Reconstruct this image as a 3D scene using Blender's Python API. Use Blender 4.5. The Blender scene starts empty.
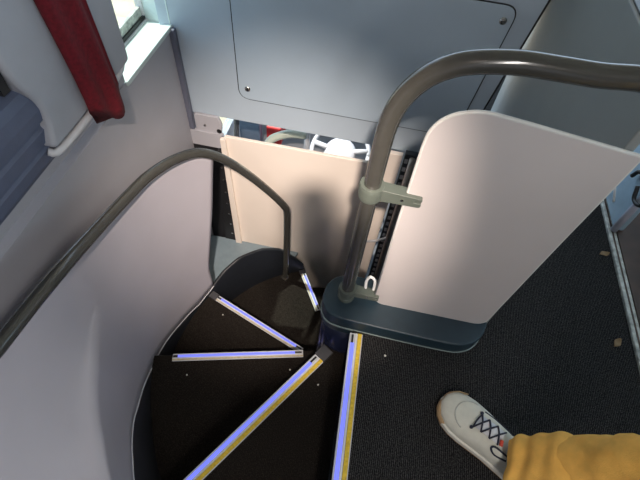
import bpy, bmesh, math, random
from mathutils import Vector, Matrix
random.seed(4)
sc = bpy.context.scene
COL = sc.collection

# ------------------------------------------------------------------ camera
FPX = 444.0; H = 1.4
_N = Vector((-35, 320, FPX)); _fx = 150.0
_F = Vector((_fx, (-FPX * FPX + 35 * _fx) / 320, FPX))
UPc = -_N.normalized(); FWc = _F.normalized(); RTc = FWc.cross(UPc)
R3 = Matrix((RTc, FWc, UPc))                      # camera (x right, y down, z ahead) -> world
cam_d = bpy.data.cameras.new('camera'); cam = bpy.data.objects.new('camera', cam_d); COL.objects.link(cam)
cam_d.sensor_width = 36; cam_d.lens = FPX / 640 * 36; cam_d.clip_start = 0.005
cx, cy, cz = R3.col[0], -R3.col[1], -R3.col[2]
cam.matrix_world = Matrix(((cx[0], cy[0], cz[0], 0), (cx[1], cy[1], cz[1], 0), (cx[2], cy[2], cz[2], H), (0, 0, 0, 1)))
sc.camera = cam

# ------------------------------------------------------------------ world, sun, exposure
w = bpy.data.worlds.new('world'); sc.world = w; w.use_nodes = True
wb = w.node_tree.nodes['Background']
wb.inputs[0].default_value = (0.62, 0.80, 1.0, 1); wb.inputs[1].default_value = 1.9
sun_d = bpy.data.lights.new('sun', 'SUN'); sun = bpy.data.objects.new('sun', sun_d); COL.objects.link(sun)
sun_d.energy = 7.0; sun_d.angle = 0.02; sun_d.color = (1, 0.95, 0.86)
sun.rotation_euler = Vector((0.36, -0.10, -0.93)).to_track_quat('-Z', 'Y').to_euler()
sc.view_settings.view_transform = 'Standard'; sc.view_settings.look = 'None'
sc.view_settings.gamma = 1; sc.view_settings.use_curve_mapping = False
sc.view_settings.exposure = 0.32
SPOT_W = 600; STRIP_W = 27

# ------------------------------------------------------------------ photo geometry helpers
def ray(px, py): return R3 @ Vector((px - 320, py - 240, FPX))
def at(px, py, x=None, y=None, z=None):
    r = ray(px, py)
    t = x / r.x if x is not None else (y / r.y if y is not None else (z - H) / r.z)
    return Vector((0, 0, H)) + r * t
CX, CY = 0.02, 0.78                               # axis of the winding stair
RT = [(60, .69), (121, .69), (150, .705), (165, .72), (180, .735), (200, .765), (215, .78), (230, .82), (245, .88), (262, .98), (290, 1.05)]
def interp(tab, x):
    if x <= tab[0][0]: return tab[0][1]
    for (a, b), (c, d) in zip(tab, tab[1:]):
        if x <= c: return b + (d - b) * (x - a) / (c - a)
    return tab[-1][1]
def rwall(th): return interp(RT, th)
def polar(x, y):
    th = math.degrees(math.atan2(y - CY, x - CX)) % 360
    return th, math.hypot(x - CX, y - CY)
def wall_hit(px, py, off=0.0):                    # photo point on the curved outer wall of the stair
    r = ray(px, py); o = Vector((0, 0, H)); prev = None
    for i in range(1200, 0, -1):
        p = o + r * (i * 4.0 / 1200 / r.length)
        th, d = polar(p.x, p.y)
        s = d - (rwall(th) + off)
        if prev is not None and s <= 0 < prev: return th, p.z, p
        prev = s
    return None
def wp(th, z, off=0.0):
    a = math.radians(th); r = rwall(th) + off
    return Vector((CX + r * math.cos(a), CY + r * math.sin(a), z))

# ------------------------------------------------------------------ materials
MATS = {}
def mat(name, col, rough=0.5, metal=0.0, noise=0.06, nscale=30, bump=0.0, bscale=200, emit=None, estr=0, coat=0.0):
    if name in MATS: return MATS[name]
    m = bpy.data.materials.new(name); m.use_nodes = True
    nt = m.node_tree; b = nt.nodes['Principled BSDF']
    b.inputs['Roughness'].default_value = rough; b.inputs['Metallic'].default_value = metal
    b.inputs['Coat Weight'].default_value = coat
    tc = nt.nodes.new('ShaderNodeTexCoord')
    n = nt.nodes.new('ShaderNodeTexNoise'); n.inputs['Scale'].default_value = nscale; n.inputs['Detail'].default_value = 4
    nt.links.new(tc.outputs['Object'], n.inputs['Vector'])
    r = nt.nodes.new('ShaderNodeValToRGB')
    r.color_ramp.elements[0].position = .3; r.color_ramp.elements[1].position = .7
    r.color_ramp.elements[0].color = (*[c * (1 - noise) for c in col], 1)
    r.color_ramp.elements[1].color = (*[min(1, c * (1 + noise)) for c in col], 1)
    nt.links.new(n.outputs['Fac'], r.inputs['Fac']); nt.links.new(r.outputs['Color'], b.inputs['Base Color'])
    if bump:
        n2 = nt.nodes.new('ShaderNodeTexNoise'); n2.inputs['Scale'].default_value = bscale; n2.inputs['Detail'].default_value = 2
        nt.links.new(tc.outputs['Object'], n2.inputs['Vector'])
        bp = nt.nodes.new('ShaderNodeBump'); bp.inputs['Strength'].default_value = bump; bp.inputs['Distance'].default_value = .002
        nt.links.new(n2.outputs['Fac'], bp.inputs['Height']); nt.links.new(bp.outputs['Normal'], b.inputs['Normal'])
    if emit:
        b.inputs['Emission Color'].default_value = (*emit, 1); b.inputs['Emission Strength'].default_value = estr
    MATS[name] = m; return m

def carpet(name, dark, light, rib):
    m = bpy.data.materials.new(name); m.use_nodes = True; nt = m.node_tree; b = nt.nodes['Principled BSDF']
    b.inputs['Roughness'].default_value = 1; b.inputs['Specular IOR Level'].default_value = .1
    tc = nt.nodes.new('ShaderNodeTexCoord')
    n = nt.nodes.new('ShaderNodeTexNoise'); n.inputs['Scale'].default_value = 230; n.inputs['Detail'].default_value = 3; n.inputs['Roughness'].default_value = .8
    nt.links.new(tc.outputs['Object'], n.inputs['Vector'])
    wv = nt.nodes.new('ShaderNodeTexWave'); wv.inputs['Scale'].default_value = 55; wv.inputs['Distortion'].default_value = 2.5; wv.inputs['Detail Scale'].default_value = 4
    nt.links.new(tc.outputs['Object'], wv.inputs['Vector'])
    mx = nt.nodes.new('ShaderNodeMath'); mx.operation = 'MULTIPLY_ADD'; mx.inputs[1].default_value = rib
    nt.links.new(wv.outputs['Fac'], mx.inputs[0]); nt.links.new(n.outputs['Fac'], mx.inputs[2])
    r = nt.nodes.new('ShaderNodeValToRGB'); r.color_ramp.elements[0].position = .47 + rib * .4; r.color_ramp.elements[1].position = .70 + rib * .5
    r.color_ramp.elements[0].color = (*dark, 1); r.color_ramp.elements[1].color = (*light, 1)
    nt.links.new(mx.outputs[0], r.inputs['Fac']); nt.links.new(r.outputs['Color'], b.inputs['Base Color'])
    bp = nt.nodes.new('ShaderNodeBump'); bp.inputs['Strength'].default_value = .8; bp.inputs['Distance'].default_value = .004
    nt.links.new(mx.outputs[0], bp.inputs['Height']); nt.links.new(bp.outputs['Normal'], b.inputs['Normal'])
    MATS[name] = m; return m
def glass(name, col, dark=0.0):
    m = bpy.data.materials.new(name); m.use_nodes = True; nt = m.node_tree
    nt.nodes.remove(nt.nodes['Principled BSDF']); out = nt.nodes['Material Output']
    t = nt.nodes.new('ShaderNodeBsdfTransparent'); t.inputs[0].default_value = (*col, 1)
    g = nt.nodes.new('ShaderNodeBsdfGlossy'); g.inputs['Roughness'].default_value = .03
    fr = nt.nodes.new('ShaderNodeLayerWeight'); fr.inputs[0].default_value = .12
    mx = nt.nodes.new('ShaderNodeMixShader')
    nt.links.new(fr.outputs[1], mx.inputs[0]); nt.links.new(t.outputs[0], mx.inputs[1]); nt.links.new(g.outputs[0], mx.inputs[2])
    nt.links.new(mx.outputs[0], out.inputs[0]); MATS[name] = m; return m

deck_carpet = carpet('deck_carpet', (.006, .006, .007), (.072, .070, .068), .22)
stair_carpet = carpet('stair_carpet', (.009, .007, .006), (.036, .031, .025), .08)
m_wall = mat('wall_grey', (.42, .42, .46), .55, noise=.03, nscale=6, bump=.15, bscale=500)
m_bulk = mat('bulkhead_grey', (.42, .50, .58), .45, noise=.03, nscale=5, bump=.1, bscale=500)
m_hatch = mat('hatch_grey', (.41, .50, .585), .42, noise=.04, nscale=4, bump=.1, bscale=500)
m_lining = mat('lining_plastic', (.42, .40, .44), .5, noise=.03, nscale=5, bump=.1, bscale=400)
m_pillar = mat('pillar_fabric', (.42, .43, .47), .8, noise=.05, nscale=8, bump=.3, bscale=700)
m_trim = mat('pale_trim', (.60, .60, .62), .5, noise=.05)
m_sill = mat('sill_mint', (.62, .72, .70), .45, noise=.04)
m_cream = mat('cream_panel', (.86, .77, .69), .5, noise=.03, nscale=4)
m_part = mat('partition_white', (.48, .445, .44), .42, noise=.025, nscale=5, bump=.05, bscale=500)
m_edge = mat('partition_edge', (.78, .80, .80), .35)
m_bandedge = mat('band_edge', (.56, .56, .54), .3)
m_guard = mat('guard_grey', (.20, .212, .208), .5, noise=.05, nscale=9, bump=.3, bscale=900)
m_ledge = mat('ledge_blue', (.105, .125, .19), .5, noise=.08, nscale=20, bump=.2)
m_black = mat('black_plastic', (.012, .012, .014), .5)
m_skirt = mat('skirt_navy', (.008, .010, .014), .5, noise=.1, bump=.1)
m_navy = mat('newel_navy', (.012, .016, .04), .22, noise=.1)
m_plinth = mat('plinth_teal', (.014, .030, .043), .42, noise=.08, nscale=40, bump=.25, bscale=600)
m_rail = mat('rail_grey', (.048, .047, .042), .2, noise=.05, nscale=60, bump=.05, coat=.4)
m_clamp = mat('clamp_grey', (.085, .10, .085), .42, noise=.06)
m_steel = mat('steel', (.55, .53, .5), .25, 1.0, noise=.1)
m_corner = mat('corner_strip', (.13, .14, .19), .5)
m_blueledge = mat('ledge_teal', (.20, .26, .30), .35, noise=.06)
m_red = mat('curtain_red', (.14, .004, .011), .9, noise=.25, nscale=90, bump=.4, bscale=300)
m_alu = mat('nosing_alu', (.50, .52, .55), .45)
m_yel = mat('grip_yellow', (.62, .43, .035), .7, noise=.2, nscale=120)
m_beige = mat('grip_beige', (.50, .42, .27), .7, noise=.2, nscale=120)
m_whitegrip = mat('grip_white', (.62, .63, .64), .6)
m_led = mat('led_glow', (.06, .07, .25), .4, emit=(.16, .19, 1.0), estr=.95)
m_blackend = mat('led_end', (.01, .01, .012), .4)
m_greycap = mat('nosing_cap', (.045, .045, .05), .6)
m_head = mat('headlining', (.52, .54, .56), .9)
m_brown = mat('brown_laminate', (.055, .03, .02), .5, noise=.3, nscale=12)
m_track = mat('track_metal', (.42, .43, .40), .5, .2, noise=.45, nscale=45)
m_seatpanel = mat('seat_panel', (.34, .45, .54), .35)
m_cabgrey = mat('cab_grey', (.40, .41, .44), .5)
m_cabdark = mat('cab_dark', (.05, .055, .065), .6)
m_trous = mat('trousers_mustard', (.82, .45, .095), .95, noise=.10, nscale=35, bump=.5, bscale=350)
m_shoe = mat('shoe_white', (.60, .59, .51), .7, noise=.05, nscale=60, bump=.2, bscale=300)
m_sole = mat('shoe_sole', (.68, .66, .58), .6)
m_gum = mat('shoe_gum', (.42, .28, .15), .7)
m_lace = mat('shoe_lace', (.02, .022, .04), .8)
m_shoered = mat('shoe_red', (.6, .07, .04), .7)
m_tongue = mat('shoe_tongue', (.62, .62, .64), .85)
m_leaf = mat('dry_leaf', (.22, .15, .08), .9)
m_crumb = mat('crumb', (.7, .68, .62), .8)
m_skin = mat('skin', (.55, .33, .24), .55)
g_clear = glass('window_glass', (.9, .95, .93)); g_dark = glass('tinted_glass', (.03, .035, .04))

# ------------------------------------------------------------------ mesh helpers
def link(name, verts, faces, m, parent=None, smooth=False, bevel=0, seg=2, solid=0, subd=0):
    me = bpy.data.meshes.new(name); me.from_pydata([tuple(v) for v in verts], [], faces); me.validate()
    bm = bmesh.new(); bm.from_mesh(me); bmesh.ops.recalc_face_normals(bm, faces=bm.faces); bm.to_mesh(me); bm.free()
    if m: me.materials.append(m)
    o = bpy.data.objects.new(name, me); COL.objects.link(o)
    if parent: o.parent = parent
    if smooth:
        me.polygons.foreach_set('use_smooth', [True] * len(me.polygons))
    if solid:
        md = o.modifiers.new('solid', 'SOLIDIFY'); md.thickness = solid; md.offset = 0
    if bevel:
        md = o.modifiers.new('bevel', 'BEVEL'); md.width = bevel; md.segments = seg; md.limit_method = 'ANGLE'; md.angle_limit = .6
        me.polygons.foreach_set('use_smooth', [True] * len(me.polygons))
        md.harden_normals = True
    if subd:
        md = o.modifiers.new('sub', 'SUBSURF'); md.levels = md.render_levels = subd
    return o
def box(name, a, b, m, parent=None, bevel=0, seg=2):
    (x0, y0, z0), (x1, y1, z1) = a, b
    v = [(x, y, z) for x in (x0, x1) for y in (y0, y1) for z in (z0, z1)]
    f = [(0, 1, 3, 2), (4, 6, 7, 5), (0, 4, 5, 1), (2, 3, 7, 6), (0, 2, 6, 4), (1, 5, 7, 3)]
    return link(name, v, f, m, parent, bevel=bevel, seg=seg)
def prism(name, poly, z0, z1, m, parent=None, bevel=0, seg=2):
    n = len(poly)
    v = [(p[0], p[1], z0) for p in poly] + [(p[0], p[1], z1) for p in poly]
    f = [tuple(range(n - 1, -1, -1)), tuple(range(n, 2 * n))] + [(i, (i + 1) % n, n + (i + 1) % n, n + i) for i in range(n)]
    return link(name, v, f, m, parent, bevel=bevel, seg=seg)
def slab_xz(name, poly, y0, y1, m, parent=None, bevel=0, seg=2):        # outline in x,z; thickness along y
    n = len(poly)
    v = [(p[0], y0, p[1]) for p in poly] + [(p[0], y1, p[1]) for p in poly]
    f = [tuple(range(n)), tuple(range(2 * n - 1, n - 1, -1))] + [(i, n + i, n + (i + 1) % n, (i + 1) % n) for i in range(n)]
    return link(name, v, f, m, parent, bevel=bevel, seg=seg)
def slab_yz(name, poly, x0, x1, m, parent=None, bevel=0, seg=2):
    n = len(poly)
    v = [(x0, p[0], p[1]) for p in poly] + [(x1, p[0], p[1]) for p in poly]
    f = [tuple(range(n)), tuple(range(2 * n - 1, n - 1, -1))] + [(i, n + i, n + (i + 1) % n, (i + 1) % n) for i in range(n)]
    return link(name, v, f, m, parent, bevel=bevel, seg=seg)
def round_poly(poly, rads, n=6):
    out = []; k = len(poly)
    for i, p in enumerate(poly):
        r = rads[i] if isinstance(rads, (list, tuple)) else rads
        p = Vector(p[:2]); a = (Vector(poly[i - 1][:2]) - p); b = (Vector(poly[(i + 1) % k][:2]) - p)
        if r <= 0: out.append(p); continue
        r2 = min(r, a.length * .49, b.length * .49); a = p + a.normalized() * r2; b = p + b.normalized() * r2
        for j in range(n + 1):
            t = j / n; out.append(a * (1 - t) ** 2 + p * 2 * t * (1 - t) + b * t * t)
    return out
def catmull(pts, n=6):
    P = [Vector(p) for p in pts]; P = [P[0] * 2 - P[1]] + P + [P[-1] * 2 - P[-2]]; out = []
    for i in range(1, len(P) - 2):
        for j in range(n):
            t = j / n; a, b, c, d = P[i - 1:i + 3]
            out.append(.5 * ((2 * b) + (c - a) * t + (2 * a - 5 * b + 4 * c - d) * t * t + (3 * b - a - 3 * c + d) * t ** 3))
    out.append(P[-2]); return out
def tube_data(path, rad, n=14, caps=True):
    P = [Vector(p) for p in path]; v = []; f = []; up = None
    for i, p in enumerate(P):
        t = (P[min(i + 1, len(P) - 1)] - P[max(i - 1, 0)]).normalized()
        if up is None: up = t.orthogonal().normalized()
        up = (up - t * up.dot(t)).normalized(); s = t.cross(up)
        r = rad(i / (len(P) - 1)) if callable(rad) else rad
        for k in range(n):
            a = 2 * math.pi * k / n; v.append(p + (up * math.cos(a) + s * math.sin(a)) * r)
    for i in range(len(P) - 1):
        for k in range(n):
            f.append((i * n + k, i * n + (k + 1) % n, (i + 1) * n + (k + 1) % n, (i + 1) * n + k))
    if caps: f.append(tuple(range(n - 1, -1, -1))); f.append(tuple(range((len(P) - 1) * n, len(P) * n)))
    return v, f
def tube(name, path, rad, m, parent=None, n=14, smooth_n=0):
    if smooth_n: path = catmull(path, smooth_n)
    v, f = tube_data(path, rad, n); return link(name, v, f, m, parent, smooth=True)
def grid(name, rows, m, parent=None, solid=0, smooth=True, subd=0):
    nr, nc = len(rows), len(rows[0]); v = [p for r in rows for p in r]
    f = [(i * nc + j, i * nc + j + 1, (i + 1) * nc + j + 1, (i + 1) * nc + j) for i in range(nr - 1) for j in range(nc - 1)]
    return link(name, v, f, m, parent, smooth=smooth, solid=solid, subd=subd)
def lathe(name, prof, centre, m, parent=None, n=24, axis='Z'):
    v = []; f = []
    for r, h in prof:
        for k in range(n):
            a = 2 * math.pi * k / n; c, s = r * math.cos(a), r * math.sin(a)
            q = {'Z': (c, s, h), 'Y': (c, h, s), 'X': (h, c, s)}[axis]
            v.append(Vector(q) + Vector(centre))
    for i in range(len(prof) - 1):
        for k in range(n): f.append((i * n + k, i * n + (k + 1) % n, (i + 1) * n + (k + 1) % n, (i + 1) * n + k))
    f.append(tuple(range(n))); f.append(tuple(range((len(prof) - 1) * n, len(prof) * n)))
    return link(name, v, f, m, parent, smooth=False)
def empty(name, loc=(0, 0, 0)):
    o = bpy.data.objects.new(name, None); COL.objects.link(o); o.empty_display_size = .05
    return o                                       # stays at the origin: parts carry world coordinates
def tag(o, label, cat, group=None):
    o['label'] = label; o['category'] = cat
    if group: o['group'] = group
    return o
def struct(o, label=None):
    o['kind'] = 'structure'
    if label: o['label'] = label
    return o

# ================================================================== SETTING
WX = -0.87; BY = 1.6
struct(box('ground', (-30, -30, -3.3), (30, 30, -3.2), mat('ground_tan', (.42, .36, .26), .9, noise=.3, nscale=1.5)), 'sunlit tan ground outside the window')
# upper deck floor with the stair opening
_a, _b = at(353, 333, z=0), at(335, 480, z=0); _c = _a + (_b - _a) * ((-.25 - _a.y) / (_b.y - _a.y))
struct(prism('floor', [(_c.x, _c.y), (_b.x, _b.y), (_a.x, _a.y), (.06, .70), (.10, .80), (.51, .80), (.51, 3.0), (1.62, 3.0), (1.62, -2.2), (-.9, -2.2), (-.9, -.25)], -.06, 0, deck_carpet),
       'dark ribbed charcoal carpet of the upper deck')
struct(box('floor_lower', (-1.0, -2.2, -1.66), (1.62, 3.6, -1.61), m_cabdark), 'dark floor of the lower deck')
struct(box('ceiling', (-1.05, -2.2, 1.95), (1.62, 3.0, 2.00), m_head), 'pale headlining of the upper deck')
# left side wall
wl = struct(box('wall_left', (WX - .15, -2.2, -1.66), (WX, BY, .39), m_wall), 'pale grey side wall beside the stair well')
box('upper_band', (WX - .15, -2.2, 1.5), (WX, BY, 1.95), m_wall, wl)
box('wall_lip', (WX - .012, 1.1, .39), (WX, BY, .425), m_wall, wl)
box('wall_rise', (WX - .15, -2.2, .43), (WX, 1.20, .56), m_wall, wl)
box('wall_return', (WX - .15, BY, -1.6), (WX, 1.80, -.0), m_wall, wl)
struct(box('wall_right', (1.60, -2.2, -1.66), (1.66, 3.6, .75), m_wall)); box('upper_band', (1.60, -2.2, 1.5), (1.66, 3.6, 1.95), m_wall, bpy.data.objects['wall_right'])
struct(box('wall_back', (-1.05, -2.26, -1.66), (1.66, -2.2, 2.00), m_wall))
# front bulkhead with access hatch
wf = struct(slab_xz('wall_front', [(WX - .05, 0), (.425, 0), (.432, .3), (.486, .75), (.52, 1.0), (WX - .05, 1.0)], BY, BY + .05, m_bulk, bevel=.004), 'blue-grey bulkhead over the drop in front of the stair')
def hatch_poly(e):
    return round_poly([(-.607 - e, .137 - e), (.352 + e, .137 - e), (.402 + e, .70 + e), (-.607 - e, .70 + e)], .05 + e)
slab_xz('hatch_gap', hatch_poly(.0045), BY - .002, BY + .01, m_black, wf)  # black sheet stands in for the shade in the gap round the hatch
slab_xz('edge_gap', [(.421, .0), (.4265, 0), (.434, .3), (.488, .75), (.5215, 1.0), (.515, 1.0), (.481, .75), (.4275, .3)], BY - .0015, BY + .01, m_black, wf)  # black strip painted as the shaded gap where bulkhead meets guard wall
hp = slab_xz('hatch_panel', hatch_poly(0), BY - .006, BY + .01, m_hatch, wf, bevel=.002)
for q in ((248, 88), (503, 20)):
    p = at(*q, y=BY)
    s = lathe('screw', [(.013, -.006), (.013, -.009), (.010, -.012), (.004, -.0135)], (p.x, BY, p.z), m_steel, hp, 20, 'Y')
    box('screw_slot', (p.x - .008, BY - .0142, p.z - .0015), (p.x + .008, BY - .0132, p.z + .0015), m_black, hp)
# corner strip, end bracket
struct(slab_yz('trim_1', round_poly([(BY - .028, .42), (BY - .002, .42), (BY - .002, -.085), (BY - .028, -.085)], .006, 3), WX - .004, WX + .022, m_corner, bevel=.006), 'dark strip down the corner of side wall and bulkhead')
br = tag(empty('end_bracket'), 'small pale bracket with dark hole at bulkhead corner below dark strip', 'bracket')
slab_xz('plate', round_poly([(-.84, -.10), (-.715, -.10), (-.705, -.03), (-.72, .012), (-.84, .012)], .012), BY - .022, BY - .004, m_wall, br, bevel=.004)
lathe('hole', [(.012, -.023), (.012, -.026), (.006, -.026)], (-.722, BY, -.068), m_black, br, 16, 'Y')
lathe('bolt', [(.006, -.022), (.006, -.028)], (-.79, BY, -.045), m_steel, br, 12, 'Y')

# pillar cover between the windows, its bottom roll
pl = struct(slab_yz('trim_2', round_poly([(.725, .545), (1.165, .545), (1.195, 1.5), (.715, 1.5), (.715, .765), (.768, .655)], [.03, .02, 0, 0, .05, .05]), WX - .12, -.80, m_pillar, bevel=.014, seg=4), 'grey padded pillar cover beside the red curtain')
tube('pillar_bottom_roll', [(-.825, .727, .540), (-.806, .75, .532), (-.806, .92, .530), (-.812, 1.10, .536), (-.835, 1.175, .545)], .011, m_trim, pl, 10, 4)
# window opening by the corner: sloping sill, slanted reveal, frame, pane
w1 = struct(slab_yz('window_1', [(1.17, .33), (1.66, .33), (1.66, .405), (1.17, .405)], -1.03, -.995, m_trim, bevel=.004), 'small window beside the red curtain')
slab_yz('window_gasket', [(1.17, .405), (1.66, .405), (1.66, .420), (1.17, .420)], -1.028, -1.003, m_black, w1)
slab_yz('window_rail', [(1.17, .42), (1.66, .42), (1.66, .455), (1.17, .455)], -1.024, -1.010, m_track, w1)
slab_yz('window_post', [(1.64, .42), (1.67, .42), (1.67, 1.5), (1.64, 1.5)], -1.03, -1.0, m_trim, w1)
box('pane', (-1.018, 1.17, .45), (-1.014, 1.65, 1.5), g_clear, w1)
sv = [(x, y, z + dz) for dz in (-.02, 0) for x, y, z in ((-1.02, 1.20, .392), (WX + .008, 1.20, .430), (WX + .008, 1.598, .430), (-1.02, 1.66, .392))]
link('window_sill', sv, [(3, 2, 1, 0), (4, 5, 6, 7), (0, 1, 5, 4), (1, 2, 6, 5), (2, 3, 7, 6), (3, 0, 4, 7)], m_sill, w1, bevel=.004)
prism('window_reveal', [(-1.02, 1.655), (WX, 1.598), (WX, 1.64), (-1.02, 1.70)], .40, 1.5, m_sill, w1)
# rear window: dark tinted glass behind the ledge
w2 = struct(box('window_2', (-1.0, -2.0, .735), (-.94, .72, .80), m_black), 'dark tinted window above the blue ledge')
box('pane', (-.99, -2.0, .78), (-.985, .72, 1.5), g_dark, w2)
box('window_post', (-.99, .69, .74), (-.815, .7135, 1.5), m_black, w2)
box('window_3', (1.62, -2.2, .75), (1.625, 3.0, 1.5), g_clear); struct(bpy.data.objects['window_3'])
# window ledge: ribbed dark blue moulding
prof = [(-1.0, .485), (-.87, .485), (-.842, .492), (-.832, .51), (-.826, .545), (-.832, .551), (-.832, .560), (-.824, .566), (-.820, .600), (-.828, .607), (-.828, .618), (-.817, .624), (-.814, .655), (-.816, .69), (-.826, .712), (-.85, .727), (-1.0, .735)]
ys = [-2.0, .20, .45, .70, .765, .775]
rows = [[Vector((x - (0 if y < .77 else .02), y, z - (.0 if y < .77 else .006))) for x, z in prof] for y in ys]
n = len(prof); v = [p for r in rows for p in r]
f = [(i * n + j, i * n + (j + 1) % n, (i + 1) * n + (j + 1) % n, (i + 1) * n + j) for i in range(len(ys) - 1) for j in range(n)] + [tuple(range(n)), tuple(range((len(ys) - 1) * n, len(ys) * n))]
tag(link('window_ledge', v, f, m_ledge), 'dark blue ribbed window ledge under the black window', 'window ledge')

# red curtain
rows = []
for i in range(30):
    u = i / 29; z = 1.48 - u * 1.0
    yc = .935 + .018 * u + .02 * max(0, u - .55); half = .066 + .012 * math.sin(u * 5) + .012 * u
    half += .010 * max(0, u - .6) / .4
    row = []
    for j in range(41):
        s = 2 * math.pi * j / 40
        yy = yc + half * math.cos(s); dx = .024 * math.sin(s) + .007 * math.sin(5 * s + 2.2 * u) * (1 if math.sin(s) > 0 else .3)
        row.append(Vector((-.785 + dx + .004 * math.sin(9 * u), yy + .004 * math.sin(4 * s), z + max(0, (u - .86) / .14) * (.075 * math.cos(s + .25) ** 2 + .008 * math.sin(3 * s)))))
    rows.append(row)
cu = grid('curtain', rows, m_red); cu.data.polygons.foreach_set('use_smooth', [True] * len(cu.data.polygons))
bm = bmesh.new(); bm.from_mesh(cu.data); bmesh.ops.remove_doubles(bm, verts=bm.verts, dist=1e-5); bmesh.ops.holes_fill(bm, edges=bm.edges); bmesh.ops.recalc_face_normals(bm, faces=bm.faces); bm.to_mesh(cu.data); bm.free()
tag(cu, 'dark red gathered curtain hanging on the grey pillar', 'curtain')

# guard wall on the far right side of the stair opening
struct(box('wall_guard', (.49, .765, -.06), (.512, 1.72, .968), m_guard, bevel=.004), 'grey guard wall behind the white partition')

# ================================================================== STAIRCASE
stair = tag(empty('staircase'), 'winding carpeted staircase with lit blue nosings going down', 'staircase')
NL = []                                            # nosing lines: inner point, outer visible end, z
for a, b, z in [((351, 333), (333, 480), 0), ((316, 355), (185, 480), -.23), ((303, 351), (173, 355), -.46), ((303, 349), (219, 296.5), -.69), ((320, 310), (305, 273), -.92)]:
    NL.append((at(*a, z=z), at(*b, z=z), z))
def radial(th, z, r0, r1):
    a = math.radians(th); d = Vector((math.cos(a), math.sin(a), 0)); c = Vector((CX, CY, z))
    return (c + d * r0, c + d * r1, z)
NL.append(radial(80, -1.15, .14, .66)); NL.append(radial(42, -1.38, .14, .45))
def to_wall(a, d, off=0.0):
    t = 0.0
    while t < 2:
        p = a + d * t; th, r = polar(p.x, p.y)
        if r > rwall(th) + off: return p
        t += .004
    return p
outer = []
for a, b, z in NL: outer.append(to_wall(a, (b - a).normalized()))
_d = NL[0][1] - NL[0][0]; outer[0] = NL[0][0] + _d * ((-.20 - NL[0][0].y) / _d.y)
def newel_pt(a, b):                                # run the nosing line back to the newel
    d = (b - a).normalized(); return a - d * .05
for k in range(1, 7):
    (a0, b0, z0), (a1, b1, z1) = NL[k - 1], NL[k]
    p0, p1 = outer[k - 1], outer[k]
    t0 = polar(p0.x, p0.y)[0]; t1 = polar(p1.x, p1.y)[0]
    poly = [newel_pt(a0, b0), p0]
    if k < 6:
        m_ = 8
        for i in range(1, m_): poly.append(wp(t0 + (t1 - t0) * i / m_, 0, .004))
    poly += [p1, newel_pt(a1, b1), Vector((CX + .02, CY - .01, 0))]
    prism('tread', [(p.x, p.y) for p in poly], z1 - .03, z1, stair_carpet, stair)
for k in range(7):
    a, b, z = NL[k]; a = newel_pt(a, b); p = outer[k]; d = (p - a).normalized(); nrm = Vector((-d.y, d.x, 0))
    # riser hangs under the nosing, on the tread side
    sgn = 1
    q = [a + nrm * .008, p + nrm * .008, p + nrm * .02, a + nrm * .02]
    prism('riser', [(x.x, x.y) for x in q], z - .23, z - .008, stair_carpet, stair)
def nosing(k, full):
    a, b, z = NL[k]
    d = (b - a).normalized(); nrm = Vector((-d.y, d.x, 0))      # towards the tread of this step
    end = b if k >= 2 else (outer[k] - d * .06)
    L = (end - a).length
    def strip(nm, n0, n1, z0, z1, m, par, l0=0.0, l1=None):
        l1 = L if l1 is None else l1
        pts = [a + d * l + nrm * n_ for l, n_ in ((l0, n0), (l1, n0), (l1, n1), (l0, n1))]
        return prism(nm, [(p.x, p.y) for p in pts], z + z0, z + z1, m, par, bevel=.0012)
    W, A, B = (.040, .0145, .0225) if full else (.028, .012, .0185)
    body = strip('nosing', -.004, W, -.012, .003, m_alu, stair)
    strip('led_strip', .002, A, .002, .0055, m_led, body, .035, L - .02)
    strip('led_end', .003, .010, .002, .0065, m_blackend, body, .006, .036)
    if not full: strip('led_end', .003, .012, .002, .0065, m_blackend, body, L - .022, L - .002)
    strip('white_strip', A + .0015, B, .002, .0055, m_whitegrip, body)
    strip('grip_strip', B + .001, W - .003, .002, .006, m_yel if full else m_beige, body)
    if k in (1,): strip('end_cap', -.006, W + .002, -.014, .012, m_greycap, body, -.05, .0)
    if k in (3, 4): strip('end_cap', -.006, W + .004, -.014, .012, m_greycap, body, L, L + .05)
for k in range(5): nosing(k, k < 2)
# newel under the plinth
lathe('newel', [(.115, -1.61), (.110, -1.2), (.095, -.3), (.093, -.04)], (.05, .765, 0), m_navy, stair, 40)
for o in (bpy.data.objects['newel'],): o.data.polygons.foreach_set('use_smooth', [len(p.vertices) == 4 for p in o.data.polygons])

# skirting and lining around the outside
sk_px = [(135, 480), (133, 450), (135, 420), (142, 395), (152, 370), (165, 345), (183, 322), (200, 305), (212, 290), (225, 272), (240, 259), (262, 250.5), (280, 250.5), (294, 258)]
sk = sorted([(h[0], h[1]) for h in (wall_hit(*p) for p in sk_px) if h])
sk = [(sk[0][0] - 6, sk[0][1] - .12)] + sk + [(262, sk[-1][1]), (285, sk[-1][1])]
print('SKIRT', [(round(a), round(b, 2)) for a, b in sk])
def zsk(t): return interp(sk, t)
LX = -.70                                          # flat rear part of the lining runs straight back at this x
TA = 198                                           # where the curved part leaves off
rail_px = [(100, 226), (130, 194), (150, 175), (175, 159.5), (200, 153), (225, 160), (250, 176), (272, 194), (284, 206)]
rl_flat = [at(*p, x=LX + .022) for p in [(-40, 395), (0, 345), (30, 307), (60, 271)]]
rl = [wall_hit(*p, off=-.022) for p in rail_px]
print('RAIL', [tuple(round(c, 2) for c in p) for p in rl_flat], [(round(h[0]), round(h[1], 2)) if h else None for h in rl])
rtab = sorted([(h[0], h[1]) for h in rl] + [(polar(rl_flat[-1].x, rl_flat[-1].y)[0], rl_flat[-1].z)])
def zrl(t): return interp(rtab, t)
ztab_y = sorted([(p.y, p.z) for p in rl_flat] + [(rl[0][2].y, rl[0][1])])
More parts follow.
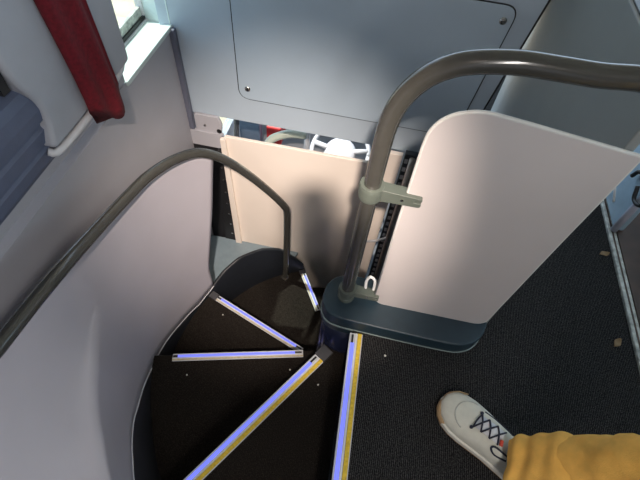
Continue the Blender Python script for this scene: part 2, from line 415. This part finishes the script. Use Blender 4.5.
def zlow(t):                                       # a little under the lowest tread at this angle
    for k in range(1, 6):
        t0 = polar(*outer[k - 1].xy)[0]; t1 = polar(*outer[k].xy)[0]
        if min(t0, t1) <= t <= max(t0, t1): return NL[k][2] - .05
    return -1.0 if t < 150 else -.28
T0, T1 = sk[0][0] + 1, 284
rows_o = []; cnt = 110
ths = [T0 + (T1 - T0) * i / cnt for i in range(cnt + 1)]
r_ = [[wp(t, zlow(t), 0) for t in ths], [wp(t, zsk(t) - .006, 0) for t in ths], [wp(t, zsk(t), .005) for t in ths], [wp(t, zsk(t), .014) for t in ths], [wp(t, zsk(t) - .01, .02) for t in ths], [wp(t, zlow(t), .02) for t in ths]]
grid('skirting', r_, m_skirt, stair)

end_px = [(214, 158), (213.5, 185), (213, 210), (211.5, 240), (209.5, 268)]
en = [wall_hit(*p) for p in end_px]; print('END', [(round(h[0]), round(h[1], 2)) for h in en])
en_t = sorted([(h[1], h[0]) for h in en])
def th_end(z): return interp(en_t, z)
lin = tag(empty('stair_lining'), 'pale lilac-grey curved lining panel rising from the stair skirting', 'lining panel')
ZS = .185; TE = 262
def lin_pt(t, v):                                  # v 0..1 from the skirting up to the rail
    g = min(1, max(0, (t - 186) / 16)); g = g * g * (3 - 2 * g)
    a = wp(t, 0, .006); zb = zsk(t) - .004
    if t <= TA: b = a; zt = zrl(t) - .012
    else: b = Vector((min(a.x, LX), a.y, 0)); zt = interp(ztab_y, a.y) - .012
    zm = (zb + zt) / 2 * (1 - g) + min(ZS, zt - .05) * g
    if v <= .5: return Vector((a.x, a.y, zb + (zm - zb) * v * 2))
    k = (v - .5) * 2; q = a.lerp(b, k ** .5); q.z = zm + (zt - zm) * k; return q
rows = []
for vv in [i / 16 for i in range(9)] + [.506, .53] + [.5 + i / 20 for i in range(1, 11)]:
    row = []
    for j in range(37):
        u = j / 36; t = 150 + (TA - 150) * u
        for _ in range(8): t = th_end(lin_pt(t, vv).z) + (TA - th_end(lin_pt(t, vv).z)) * u
        row.append(lin_pt(t, vv))
    row += [lin_pt(TA + (TE - TA) * j / 50, vv) for j in range(1, 51)]
    rows.append(row)
grid('lining_sheet', rows, m_lining, lin, solid=.006)
bt = [wp(t, zsk(t) + .001, .004) for t in [th_end(-.6) + (260 - th_end(-.6)) * i / 90 for i in range(91)]]
tube('bottom_trim', bt, .0035, m_trim, lin, 8)

# stair handrail: follows the lining's top edge, drops onto the skirting
pts = [rl_flat[0] + Vector((0, -.7, 0)), rl_flat[0] + Vector((0, -.3, 0))] + rl_flat + [h[2] for h in rl]
pend = wall_hit(285, 267, off=-.03)[2]; last = pts[-1]
foot = Vector((last.x + .004, last.y + .004, -.92))
pts += [Vector((last.x + .012, last.y + .008, last.z - .05)), Vector((foot.x + .01, foot.y + .004, last.z - .16)), Vector((foot.x + .008, foot.y, -.70)), foot]
hr = tag(empty('stair_handrail'), 'curved grey tube handrail along the top of the lilac-grey lining', 'handrail')
tube('rail', pts, .018, m_rail, hr, 16, 8)
lathe('foot_collar', [(.024, -.921), (.024, -.905), (.018, -.895)], (foot.x, foot.y, 0), m_rail, hr, 18)

# ================================================================== PLINTH, GUARD RAIL, PARTITION
out = [(-.052, .742), (-.043, .705), (-.008, .674), (.09, .665), (.36, .660), (.44, .670), (.488, .706), (.511, .765), (.50, .81), (.45, .835), (.10, .845), (0.0, .835), (-.042, .795)]
o = prism('partition_plinth', [p.xy for p in catmull([Vector((x, y, 0)) for x, y in out + out[:1]], 4)[:-1]], -.045, .06, m_plinth, bevel=.018, seg=4)
tag(o, 'dark teal moulded plinth carrying the pole and white partition', 'plinth')
o = prism('plinth_trim', [p.xy * 1.0 for p in catmull([Vector((.225 + (x - .225) * 1.010, .75 + (y - .75) * 1.03, 0)) for x, y in out + out[:1]], 4)[:-1]], -.008, .002, mat('plinth_rim', (.20, .25, .24), .5), bpy.data.objects['partition_plinth'], bevel=.001)
PY = .756
path = [Vector((.026, PY, .055)), Vector((.027, PY, .3)), Vector((.028, PY, .6)), Vector((.029, PY, .72))]
path += [at(*q, y=PY) for q in [(386, 131), (394, 111), (408, 92), (428, 76), (452, 66), (480, 62), (520, 63), (560, 69), (600, 75.5), (640, 79)]]
e = path[-1]; path += [e + Vector((.05, .0, -.004)), e + Vector((.085, .03, -.02)), e + Vector((.092, .10, -.024)), e + Vector((.092, .5, -.024)), e + Vector((.092, .8, -.024))]
gr = tag(empty('guard_handrail'), 'thick grey tube pole bending over into handrail above the white partition', 'handrail')
tube('rail', path, .0215, m_rail, gr, 20, 8)
lathe('foot_collar', [(.029, .058), (.029, .074), (.026, .078), (.026, .094), (.030, .098), (.030, .112), (.025, .116)], (.026, PY, 0), m_clamp, gr, 28)
def clamp(z, ln, h):
    c = lathe('clamp_bracket', [(.030, z - h), (.0315, z - h * .6), (.0315, z + h * .6), (.030, z + h)], (.028, PY, 0), m_clamp, gr, 28)
    x0, x1 = .046, .028 + ln
    poly = round_poly([(x0, z - h * .95), (x0 + ln * .3, z - h * .8), (x1, z - h * .75), (x1, z - h * .12), (x1 - .020, z - h * .12), (x1 - .020, z + h * .16), (x1, z + h * .16), (x1, z + h * .62), (x0 + ln * .3, z + h * .8), (x0, z + h * .95)], [0, .02, .014, .004, .003, .003, .004, .012, .02, 0], 5)
    slab_xz('clamp_arm', poly, PY - .016, PY + .016, m_clamp, c, bevel=.007, seg=4)
    lathe('clamp_bolt', [(.004, -.015), (.004, -.0175), (.002, -.018)], (.028 + ln * .62, PY, z), m_steel, c, 12, 'Y')
clamp(.60, .125, .022); clamp(.105, .105, .016)
tube('cable_loop', [(.085, PY + .012, .11), (.082, PY + .02, .15), (.092, PY + .022, .175), (.108, PY + .018, .16), (.112, PY + .012, .11)], .005, m_edge, gr, 8, 5)
# white partition
pp = tag(empty('partition_panel'), 'large white partition sheet with rounded corners beside the carpeted aisle', 'partition')
poly = round_poly([(.120, .085), (.145, .062), (.494, .062), (.512, .54), (.526, .834), (.30, .862), (.217, .871), (.189, .868), (.154, .855), (.131, .833), (.118, .804), (.115, .765), (.116, .5)], [.012, .01, .04, .02, .01, 0, .01, .012, .015, .015, .015, .01, 0], 6)
slab_xz('sheet', poly, PY - .0045, PY + .0045, m_part, pp, bevel=.001)
ed = [Vector((p.x, PY, p.y)) for p in poly]; ed.append(ed[0])
tube('edge_band', ed, .0047, m_bandedge, pp, 8)

# ================================================================== LOWER DECK FRONT PANEL AND POSTS
FY = 1.55
fp = tag(empty('cream_partition'), 'cream partition panel at the foot of the stair with a shadow on it', 'partition')
slab_xz('sheet', [(-.665, -1.61), (.06, -1.61), (.06, -.066), (-.69, -.072), (-.69, -.3)], FY, FY + .018, m_cream, fp, bevel=.003)
slab_xz('left_flange', [(-.70, -1.61), (-.655, -1.61), (-.678, -.074), (-.705, -.074)], FY - .022, FY - .001, m_cream, fp, bevel=.004)
slab_xz('jamb', [(.061, -1.61), (.14, -1.61), (.163, .02), (.075, .02)], FY - .004, FY + .02, m_cream, fp, bevel=.003)
slab_xz('corner_return', [(-.869, -1.0), (-.706, -1.0), (-.706, -.17), (-.869, -.17)], FY + .021, FY + .04, m_black, fp)
slab_xz('corner_cap', [(-.869, -.172), (-.706, -.172), (-.706, -.085), (-.869, -.085)], FY + .018, FY + .04, m_wall, fp)
bs = tag(empty('door_seal'), 'black slanting seal strip with screws left of the cream panel', 'seal')
slab_xz('strip', [(-.78, -1.0), (-.705, -1.0), (-.71, -.17), (-.735, -.17)], FY - .006, FY + .02, m_black, bs, bevel=.003)
for i in range(7):
    z = -.28 - i * .095; lathe('screw', [(.007, -.006), (.007, -.011), (.003, -.012)], (-.722 - .0 * i, FY, z), m_steel, bs, 10, 'Y')
lp = [(-.87, 1.549), (-.50, 1.549), (-.20, 1.549), (-.20, 1.50)]
arc = [wp(t, 0, .024) for t in range(122, 176, 4)]
tag(prism('blue_shelf', [(-.869, 1.549), (-.30, 1.549)] + [(p.x, p.y) for p in arc] + [(-.869, arc[-1].y)], -.955, -.925, m_blueledge, bevel=.004), 'blue-grey shelf in the corner between lining and cream panel', 'shelf')
# steel pole + perforated dark upright to the right of the cream panel
up = tag(empty('door_post'), 'dark perforated upright behind the steel pole', 'post')
slab_xz('post', [(.165, -1.61), (.30, -1.61), (.30, .02), (.172, .02)], FY + .01, FY + .04, m_cabdark, up, bevel=.003)
for i in range(28):
    z = -.02 - i * .052
    for xa in (.176, .238): box('slot', (xa + .00022 * i, FY + .004, z - .012), (xa + .016 + .00022 * i, FY + .0105, z + .012), m_trim, up, bevel=.002)
m_pole = mat('pole_bronze', (.42, .36, .32), .35, .6, noise=.15)
sp = tag(empty('steel_pole'), 'thin steel pole standing between cream panel and dark post', 'pole')
tube('pole', [(.212, FY - .03, -1.61), (.209, FY - .03, -.8), (.205, FY - .03, .03)], .0145, m_pole, sp, 16)
tube('hook', [(.207, FY - .03, -.56), (.15, FY - .035, -.60), (.11, FY - .02, -.64), (.10, FY - .006, -.66)], .008, m_trim, sp, 10, 4)

# ------------------------------------------------------------------ driver's cab glimpsed over the cream panel
struct(box('wall_cab', (-1.05, BY + .05, -1.66), (-1.0, 3.6, -.75), m_cabgrey))
struct(box('ceiling_lower', (-1.05, BY + .05, -.03), (.51, 2.3, 0.0), m_head))
struct(box('window_4', (-1.03, BY + .05, -.75), (-1.02, 3.6, -.05), g_clear), 'side window of the driver cab')
db = tag(empty('dashboard'), 'pale grey dashboard glimpsed in the cab below the bulkhead', 'dashboard')
slab_yz('body', round_poly([(2.85, -1.61), (3.4, -1.61), (3.4, -1.0), (3.1, -.95), (2.9, -1.05)], .08), -1.0, 1.2, m_cabgrey, db, bevel=.01)
slab_yz('binnacle', round_poly([(2.86, -1.1), (3.1, -1.1), (3.1, -.86), (2.95, -.90)], .05), -.45, .2, m_cabdark, db, bevel=.01)
sw = tag(empty('steering_wheel'), 'large pale grey steering wheel glimpsed below the bulkhead', 'steering wheel')
c = at(340, 152, y=2.45); ax = Vector((0, -.45, .9)).normalized(); e1 = Vector((1, 0, 0)); e2 = ax.cross(e1)
tube('rim', [c + (e1 * math.cos(a) + e2 * math.sin(a)) * .21 for a in [2 * math.pi * i / 48 for i in range(49)]], .016, m_cabgrey, sw, 10)
for a in (.2, math.pi - .2, -math.pi / 2):
    tube('spoke', [c + (e1 * math.cos(a) + e2 * math.sin(a)) * r - ax * (.03 if r < .1 else 0) for r in (.05, .12, .205)], .02, m_cabgrey, sw, 8)
hv = [c + (e1 * math.cos(a) + e2 * math.sin(a)) * r + ax * h for r, h in ((.115, -.06), (.12, -.02), (.10, .01), (.05, .02)) for a in [2 * math.pi * i / 24 for i in range(24)]]
hf = [(i * 24 + k, i * 24 + (k + 1) % 24, (i + 1) * 24 + (k + 1) % 24, (i + 1) * 24 + k) for i in range(3) for k in range(24)] + [tuple(range(24)), tuple(range(72, 96))]
link('hub', hv, hf, m_cabgrey, sw, smooth=True)
tube('column', [c - ax * .05, c - ax * .2 + Vector((0, .02, 0)), Vector((c.x, 2.70, -1.35))], .04, m_cabdark, sw, 12)
ds = tag(empty('driver_seat'), 'driver seat with greenish grey armrest in the cab below the bulkhead', 'seat')
p = at(275, 141, y=2.0)
box('seat_base', (p.x - .30, 1.75, -1.61), (p.x + .08, 2.1, -1.2), m_cabdark, ds, bevel=.04, seg=4)
tube('armrest', [at(266, 148, y=1.95), at(272, 139, y=2.0), at(288, 134, y=2.05), at(305, 135, y=2.1)], .025, mat('arm_green', (.42, .46, .40), .6), ds, 10, 5)
p = at(276, 130, y=2.5)
tag(slab_yz('red_case', round_poly([(2.45, p.z - .10), (2.6, p.z - .10), (2.6, p.z + .06), (2.45, p.z + .06)], .02), p.x - .06, p.x + .05, mat('case_red', (.5, .03, .03), .5), bevel=.008), 'small red case on the cab dashboard', 'case')
p = at(250, 128, y=2.4)
tag(slab_yz('blue_folder', round_poly([(2.4, p.z - .16), (2.47, p.z - .16), (2.47, p.z + .07), (2.4, p.z + .07)], .02), p.x - .08, p.x + .07, mat('folder_blue', (.12, .16, .22), .5), bevel=.006), 'dark blue folder left of the red case', 'folder')
p = at(307, 141, y=2.2); tag(tube('cab_post', [(p.x, 2.2, -1.6), (p.x, 2.2, -.03)], .02, m_cabgrey, None, 12), 'thin pale grey post left of the steering wheel', 'post')
p = at(236, 128, y=2.0); tag(tube('mirror_stalk', [(p.x - .02, 2.0, -1.0), (p.x, 2.0, -.45), (p.x + .05, 2.02, -.05)], .016, m_cabdark, None, 10, 4), 'dark slim stalk at the cab side window', 'stalk')

# ================================================================== AISLE EDGE AT THE RIGHT
struct(box('trim_3', (1.040, -2.2, -.002), (1.073, 2.4, .012), m_track, bevel=.003), 'worn metal edge track along the carpet')
box('track_groove', (1.053, -2.2, .0121), (1.060, 2.4, .0128), m_brown, bpy.data.objects['trim_3'])
struct(box('floor_aisle', (1.073, -2.2, -.002), (1.6, 2.4, .016), m_brown), 'dark brown laminate under the seats')
st = tag(empty('seat_side_panel'), 'pale blue seat side panel standing at the aisle edge', 'seat panel')
slab_yz('panel', round_poly([(1.34, .013), (2.2, .013), (2.2, .5), (1.40, .5), (1.36, .30)], [.02, .02, .05, .05, .05]), 1.058, 1.10, m_seatpanel, st, bevel=.012, seg=4)
tube('rib', [(1.057, 1.46, .06), (1.056, 1.62, .14)], .006, m_edge, st, 8)
tube('bottom_roll', [(1.062, 1.345, .014), (1.062, 1.35, .12), (1.066, 1.365, .3)], .014, mat('roll_mauve', (.45, .45, .53), .4), st, 10)
cc = [at(632, 176, x=1.040), at(640, 172, x=1.040), at(648, 182, x=1.040), at(642, 205, x=1.040), at(634, 200, x=1.040), at(638, 186, x=1.040)]
tag(tube('cable', cc, .008, m_black, None, 8, 5), 'black cable loop against the pale blue seat panel', 'cable')

# leaves and crumbs on the carpet
def leaf(px, py, a, label):
    p = at(px, py, z=.004); v = []; f = []
    for i in range(9):
        u = i / 8; wd = .011 * math.sin(math.pi * u) ** .8 + .0006
        for s in (-1, 0, 1):
            q = Vector(((u - .5) * .045, s * wd, .004 + .004 * abs(s) + .003 * math.sin(u * 7))); q.rotate(Matrix.Rotation(a, 3, 'Z')); v.append(q + Vector((p.x, p.y, .001)))
    for i in range(8):
        for s in range(2): f.append((i * 3 + s, i * 3 + s + 1, i * 3 + s + 4, i * 3 + s + 3))
    tag(link('dry_leaf', v, f, m_leaf, None, smooth=True, solid=.001), label, 'leaf', 'dry leaves on the carpet')
leaf(604, 254, .4, 'small dry brown leaf on carpet near the pale blue panel')
leaf(617, 343, .9, 'small dry brown leaf on carpet nearer the trouser leg')
def crumb(px, py, z, r, label):
    p = at(px, py, z=z); bm = bmesh.new(); bmesh.ops.create_icosphere(bm, subdivisions=1, radius=r)
    for q in bm.verts: q.co *= random.uniform(.7, 1.2)
    me = bpy.data.meshes.new('crumb'); bm.to_mesh(me); bm.free(); me.materials.append(m_crumb)
    o = bpy.data.objects.new('crumb', me); COL.objects.link(o); o.location = (p.x, p.y, z + r * .6); tag(o, label, 'crumb', 'crumbs on the carpets')
crumb(385, 356, 0, .0045, 'white crumb on the deck carpet beside the yellow strip')
crumb(318, 385, -.23, .004, 'white crumb on the first step down')
crumb(290, 370, -.46, .004, 'white crumb on the second step near the nosing ends')
crumb(187, 375, -.46, .004, 'white crumb on the second step near the skirting')
crumb(223, 315, -.69, .004, 'white crumb on the third step down')

# ================================================================== PERSON (only the near leg is in the picture)
per = tag(empty('person'), 'person in mustard yellow trousers and white sneaker standing on the carpet', 'person')
def skin_mesh(name, nodes, edges, m, parent, root, subd=2):
    me = bpy.data.meshes.new(name); me.from_pydata([n_[0] for n_ in nodes], edges, []); o = bpy.data.objects.new(name, me); COL.objects.link(o); o.parent = parent
    me.materials.append(m)
    o.modifiers.new('skin', 'SKIN').use_smooth_shade = True
    for i, n_ in enumerate(nodes):
        sv = me.skin_vertices[0].data[i]; sv.radius = n_[1] if isinstance(n_[1], tuple) else (n_[1], n_[1]); sv.use_root = (i == root)
    md = o.modifiers.new('sub', 'SUBSURF'); md.levels = md.render_levels = subd
    return o
ank = at(521, 466, z=.11)
nodes = [((.86, -.22, .93), (.15, .11)), ((.83, -.22, 1.03), (.145, .10)),
         ((.79, -.10, .86), .105), ((.80, .12, .66), .098), ((.80, .265, .50), .092), ((.735, .305, .36), .088), ((.66, .325, .23), .078), ((ank.x + .035, ank.y - .004, .155), .062), ((ank.x + .022, ank.y - .002, .135), .055),
         ((.93, -.26, .82), .105), ((.92, -.30, .50), .085), ((.91, -.36, .30), .075), ((.90, -.42, .10), .06)]
edges = [(0, 1), (0, 2), (2, 3), (3, 4), (4, 5), (5, 6), (6, 7), (7, 8), (0, 9), (9, 10), (10, 11), (11, 12)]
leg = skin_mesh('trousers', nodes, edges, m_trous, per, 0)
tx = bpy.data.textures.new('folds', 'CLOUDS'); tx.noise_scale = .055
md = leg.modifiers.new('sub2', 'SUBSURF'); md.levels = md.render_levels = 1
md = leg.modifiers.new('folds', 'DISPLACE'); md.texture = tx; md.strength = .026; md.mid_level = .5; md.texture_coords = 'GLOBAL'

tx2 = bpy.data.textures.new('wrinkles', 'WOOD'); tx2.wood_type = 'BANDNOISE'; tx2.noise_scale = .09; tx2.turbulence = 9
md = leg.modifiers.new('wrinkles', 'DISPLACE'); md.texture = tx2; md.strength = .012; md.mid_level = .5; md.texture_coords = 'GLOBAL'
# open trouser cuff bunched over the shoe
_q = Vector((.675, .322, .25)); _p = Vector((ank.x - .008, ank.y + .008, .082)); _ax = (_q - _p).normalized(); _s = _ax.cross(Vector((0, 0, 1))).normalized(); _t = _ax.cross(_s)
rows = []
for i in range(25):
    u = i / 24; row = []
    for j in range(49):
        a = 2 * math.pi * j / 48
        r = .063 + .015 * u - .030 * max(0, u - .7) ** 2 / .09 + .0075 * math.sin(u * 21 + 2.2 * math.sin(a + .6)) * math.exp(-2.2 * u) + .006 * math.cos(3 * a + 2 * u) * (1 - u * .6) + .003 * math.sin(7 * a + 9 * u) * math.exp(-3 * u)
        off = _ax * (.016 * math.cos(a + 2.2) * (1 - u) + .006 * math.sin(3 * a) * (1 - u))
        row.append(_p + (_q - _p) * u + off + (_s * math.cos(a) * 1.04 + _t * math.sin(a) * .96) * r)
    rows.append(row)
cuff = grid('cuff', rows, m_trous, leg, solid=.004, subd=1)
def make_shoe(toe, heel, z0, name='shoe'):
    toe = Vector((toe[0], toe[1], 0)); heel = Vector((heel[0], heel[1], 0)); d = (toe - heel); L = d.length; d.normalize(); s = Vector((-d.y, d.x, 0))
    # stations u along the shoe: (u, half width, top height, centre shift)
    S = [(0.0, .026, .060), (.03, .038, .085), (.12, .045, .096), (.26, .047, .096), (.40, .049, .094), (.52, .054, .086), (.64, .060, .074), (.76, .062, .064), (.86, .057, .056), (.94, .044, .049), (.985, .026, .040), (1.0, .010, .034)]
    def pt(u, lat, z): return heel + d * (u * L) + s * lat + Vector((0, 0, z0 + z))
    rows = []
    for u, w_, h in S:
        row = []
        for k in range(17):
            a = math.pi * k / 16; ca, sa = math.cos(a), math.sin(a)
            row.append(pt(u, w_ * (abs(ca) ** .75) * (1 if ca > 0 else -1) * 1.0, .022 + (h - .022) * sa ** .7))
        rows.append(row)
    up_ = grid(name, rows, m_shoe, per, solid=.004, subd=1)
    def outline(g): 
        l = [(u, w_ + g) for u, w_, h in S]
        return [pt(u, w_, 0) for u, w_ in l] + [pt(1.0 + g / L, 0, 0)] + [pt(u, -w_, 0) for u, w_ in reversed(l)]
    pol = outline(.007); prism('sole', [(p.x, p.y) for p in pol], z0 + .004, z0 + .027, m_sole, up_, bevel=.006, seg=3)
    pol = outline(.005); prism('outsole', [(p.x, p.y) for p in pol], z0 + .0, z0 + .005, m_gum, up_)
    # gum toe bumper
    tb = [pt(u, sgn * (w_ + .006), .0) for sgn, lst in ((1, S[-4:]), (-1, S[-4:][::-1])) for u, w_, h in lst]
    v = []; 
    for p in tb: v += [p + Vector((0, 0, .006)), p + d * .003 + Vector((0, 0, .020)), p - d * .004 + Vector((0, 0, .036))]
    f = [(3 * i + j, 3 * i + j + 1, 3 * i + j + 4, 3 * i + j + 3) for i in range(len(tb) - 1) for j in range(2)]
    link('toe_bumper', v, f, m_gum, up_, smooth=True, solid=.003)
    def top(u, lat):
        for (u0, w0, h0), (u1, w1, h1) in zip(S, S[1:]):
            if u0 <= u <= u1:
                t = (u - u0) / (u1 - u0); w_ = w0 + (w1 - w0) * t; h = h0 + (h1 - h0) * t
                ca = min(1, abs(lat) / w_) ** (1 / .75); sa = math.sqrt(max(0, 1 - ca * ca)); return .022 + (h - .022) * sa ** .7
        return .05
    def on(u, lat, g=.004): return pt(u, lat, top(u, lat) + g)
    # toe overlay seam, tongue, laces
    tube('toe_seam', [on(.70 + .16 * math.cos(a), .046 * math.sin(a), .0018) for a in [-1.45 + 2.9 * i / 16 for i in range(17)]], .0022, mat('seam_grey', (.42, .42, .38), .8), up_, 6)
    rows = [[on(u, lat, .0035 + .004 * (1 - abs(lat) / .02)) for lat in (-.021, -.012, 0, .012, .021)] for u in (.40, .46, .52, .58, .645)]
    grid('tongue', rows, m_tongue, up_, solid=.004)
    us = [.40, .485, .57, .645]
    for i in range(3):
        for sg in (1, -1):
            tube('lace', [on(us[i], sg * .024, .005), on((us[i] + us[i + 1]) / 2, 0, .0115), on(us[i + 1], -sg * .024, .005)], .0026, m_lace, up_, 6, 4)
    tube('lace', [on(.645, -.026, .005), on(.655, 0, .007), on(.645, .026, .005)], .0026, m_lace, up_, 6, 4)
    for sg in (1, -1):
        lathe('eyelet', [(.005, -.002), (.005, .003)], tuple(on(.655, sg * .028, .003)), m_lace, up_, 10)
    tube('side_stripe', [on(.64, -.040, .002), on(.54, -.042, .002), on(.44, -.040, .003), on(.33, -.036, .003)], .0024, m_lace, up_, 6, 4)
    tube('side_stripe', [on(.26, .036, .003), on(.36, .042, .003), on(.42, .038, .004), on(.40, .030, .004), on(.28, .028, .004)], .0032, m_lace, up_, 6, 4)
    tube('lace_tab', [on(.375, .022, .010), on(.40, .008, .013)], .005, m_shoered, up_, 8)
    return up_
tp = at(443, 399, z=.02); hd = at(538, 488, z=.02) - tp; hd.z = 0; hd = hd.normalized() * .30
make_shoe((tp.x, tp.y), (tp.x + hd.x, tp.y + hd.y), 0.001)
make_shoe((.80, -.17), (.94, -.45), 0.001)

# upper body, arms, head: behind the camera, holding the phone
m_jacket = mat('jacket_navy', (.03, .035, .05), .9, noise=.15); m_hair = mat('hair_brown', (.05, .03, .02), .7, noise=.3)
jn = [((.83, -.22, 1.02), (.145, .10)), ((.80, -.27, 1.18), (.15, .105)), ((.76, -.31, 1.36), (.16, .105)), ((.75, -.32, 1.44), (.08, .07)), ((.745, -.32, 1.49), .055),
      ((.60, -.26, 1.38), .062), ((.47, -.27, 1.20), .050), ((.42, -.25, 1.12), .045), ((.24, -.18, 1.21), .040), ((.068, -.118, 1.328), .030),
      ((.91, -.38, 1.36), .062), ((.97, -.36, 1.18), .050), ((.98, -.33, 1.06), .045), ((.95, -.20, .95), .038), ((.93, -.12, .88), .033)]
skin_mesh('jacket', jn, [(0, 1), (1, 2), (2, 3), (3, 4), (2, 5), (5, 6), (6, 7), (7, 8), (8, 9), (2, 10), (10, 11), (11, 12), (12, 13), (13, 14)], m_jacket, per, 1)
def hand(wrist, fwd, side, curl, nm='hand'):       # palm, four unequal fingers and a thumb, one mesh
    fwd = Vector(fwd).normalized(); side = Vector(side).normalized(); up_ = fwd.cross(side).normalized() * curl
    W_ = Vector(wrist); nn = [(tuple(W_), (.024, .018)), (tuple(W_ + fwd * .045), (.036, .014)), (tuple(W_ + fwd * .08), (.036, .012))]; ee = [(0, 1), (1, 2)]
    for k, (o_, ln) in enumerate(((-.028, .062), (-.010, .074), (.010, .070), (.028, .055))):
        b = W_ + fwd * .082 + side * o_; i0 = len(nn)
        for q, (f_, u_) in enumerate(((.0, .0), (.40, .10), (.70, .40), (.80, .75))): nn.append((tuple(b + fwd * ln * f_ + up_ * ln * u_), .0088 - .0007 * q))
        ee += [(2, i0), (i0, i0 + 1), (i0 + 1, i0 + 2), (i0 + 2, i0 + 3)]
    i0 = len(nn); b = W_ + fwd * .02 - side * .03
    for q, (f_, s_, u_) in enumerate(((0, 0, 0), (.022, .018, .008), (.045, .024, .02), (.062, .018, .032))): nn.append((tuple(b + fwd * f_ - side * s_ + up_ * u_), .0105 - .001 * q))
    ee += [(1, i0), (i0, i0 + 1), (i0 + 1, i0 + 2), (i0 + 2, i0 + 3)]
    return skin_mesh(nm, nn, ee, m_skin, per, 1)
_v = R3 @ Vector((0, 0, 1)); hb = Vector((0, 0, H)) - _v * .030 - cy * .125 + cx * .02
hand(hb, cy, cx, -1); hand((.93, -.11, .87), (-.05, .25, -.9), (.9, .2, 0), 1)
hc = Vector((.72, -.30, 1.62)); look = Vector((-.75, .45, -.35)).normalized(); hs = Vector((0, 0, 1)).cross(look).normalized(); hu = look.cross(hs)
rows = []
for i in range(17):
    ph_ = math.pi * i / 16; row = []
    for j in range(25):
        a = 2 * math.pi * j / 24; dx_, dy_, dz_ = math.sin(ph_) * math.cos(a), math.sin(ph_) * math.sin(a), math.cos(ph_)
        jaw = 1 - .22 * max(0, -dz_); nose = .020 * math.exp(-((a if a < math.pi else a - 2 * math.pi) ** 2) / .03) * math.exp(-(dz_ + .15) ** 2 / .03)
        row.append(hc + look * (dx_ * .098 * jaw + nose) + hs * (dy_ * .077 * jaw) + hu * (dz_ * .122))
    rows.append(row)
hd_ = grid('head', rows, m_skin, per)
rows = [[hc + (look * (math.sin(p) * math.cos(a) * .106 - .012) + hs * (math.sin(p) * math.sin(a) * .086) + hu * (math.cos(p) * .132 + .004)) for a in [.85 + (2 * math.pi - 1.7) * j / 24 for j in range(25)]] for p in [.02 + 1.75 * i / 12 for i in range(13)]]
grid('hair', rows, m_hair, hd_, solid=.012)
for sg in (-1, 1):
    e_ = hc + look * .084 + hs * sg * .031 + hu * .005
    tube('eye', [e_ - look * .006, e_, e_ + look * .006], lambda t: .011 - .006 * abs(t - .5), m_black, hd_, 10)
    e_ = hc + hs * sg * .076 - look * .005
    tube('ear', [e_ + hu * .028, e_ + hu * .012 + hs * sg * .012, e_ - hu * .015 + hs * sg * .010, e_ - hu * .028], .009, m_skin, hd_, 8, 3)
tube('mouth', [hc + look * .084 - hu * .062 + hs * o_ for o_ in (-.022, 0, .022)], .004, mat('lips', (.4, .15, .12), .5), hd_, 8, 3)

# ================================================================== STAIR SPOT AND THE PHONE THAT SHADES THE CREAM PANEL
view = R3 @ Vector((0, 0, 1)); pc = Vector((0, 0, H)) - view * .012
ph = tag(empty('phone'), 'dark phone held up above the head of the stair', 'phone')
rp = round_poly([(-.029, -.052), (.029, -.052), (.029, .052), (-.029, .052)], .028, 6)
def phone_slab(nm, sc_, d0, d1, m):
    n_ = len(rp); v = [pc + cx * p.x * sc_ + cy * p.y * sc_ + view * d for d in (d0, d1) for p in rp]
    return link(nm, v, [tuple(range(n_)), tuple(range(2 * n_ - 1, n_ - 1, -1))] + [(i, n_ + i, n_ + (i + 1) % n_, (i + 1) % n_) for i in range(n_)], m, ph)
phone_slab('case', 1.0, -.004, .004, m_black)
phone_slab('screen', .94, -.0048, -.0041, mat('screen_dark', (.01, .01, .012), .1))
S = at(313, 236, y=FY); k = (1.92 - pc.z) / (pc.z - S.z); LP = pc + (pc - S) * k
cl = tag(empty('ceiling_spot'), 'small warm white ceiling spotlight above the head of the stair', 'lamp')
lathe('housing', [(.06, 1.95), (.06, 1.942), (.045, 1.932), (.045, 1.925)], (LP.x, LP.y - .0, 0), m_trim, cl, 32)
ld = bpy.data.lights.new('spot_light', 'SPOT'); ld.energy = SPOT_W; ld.color = (1.0, .84, .72); ld.shadow_soft_size = .028
ld.spot_size = math.radians(36); ld.spot_blend = 1.0
lo = bpy.data.objects.new('spot_light', ld); COL.objects.link(lo); lo.location = LP
lo.rotation_euler = (at(278, 212, y=FY) - LP).to_track_quat('-Z', 'Y').to_euler(); lo.parent = cl

cs = tag(empty('ceiling_light_strip'), 'long neutral white light strip on the ceiling behind the stair', 'lamp')
box('housing', (.34, -1.95, 1.925), (.58, -.35, 1.95), m_trim, cs, bevel=.006)
ld = bpy.data.lights.new('strip_light', 'AREA'); ld.shape = 'RECTANGLE'; ld.size = .18; ld.size_y = 1.5; ld.energy = STRIP_W; ld.color = (1.0, .94, .90)
lo = bpy.data.objects.new('strip_light', ld); COL.objects.link(lo); lo.location = (.46, -1.15, 1.92); lo.parent = cs
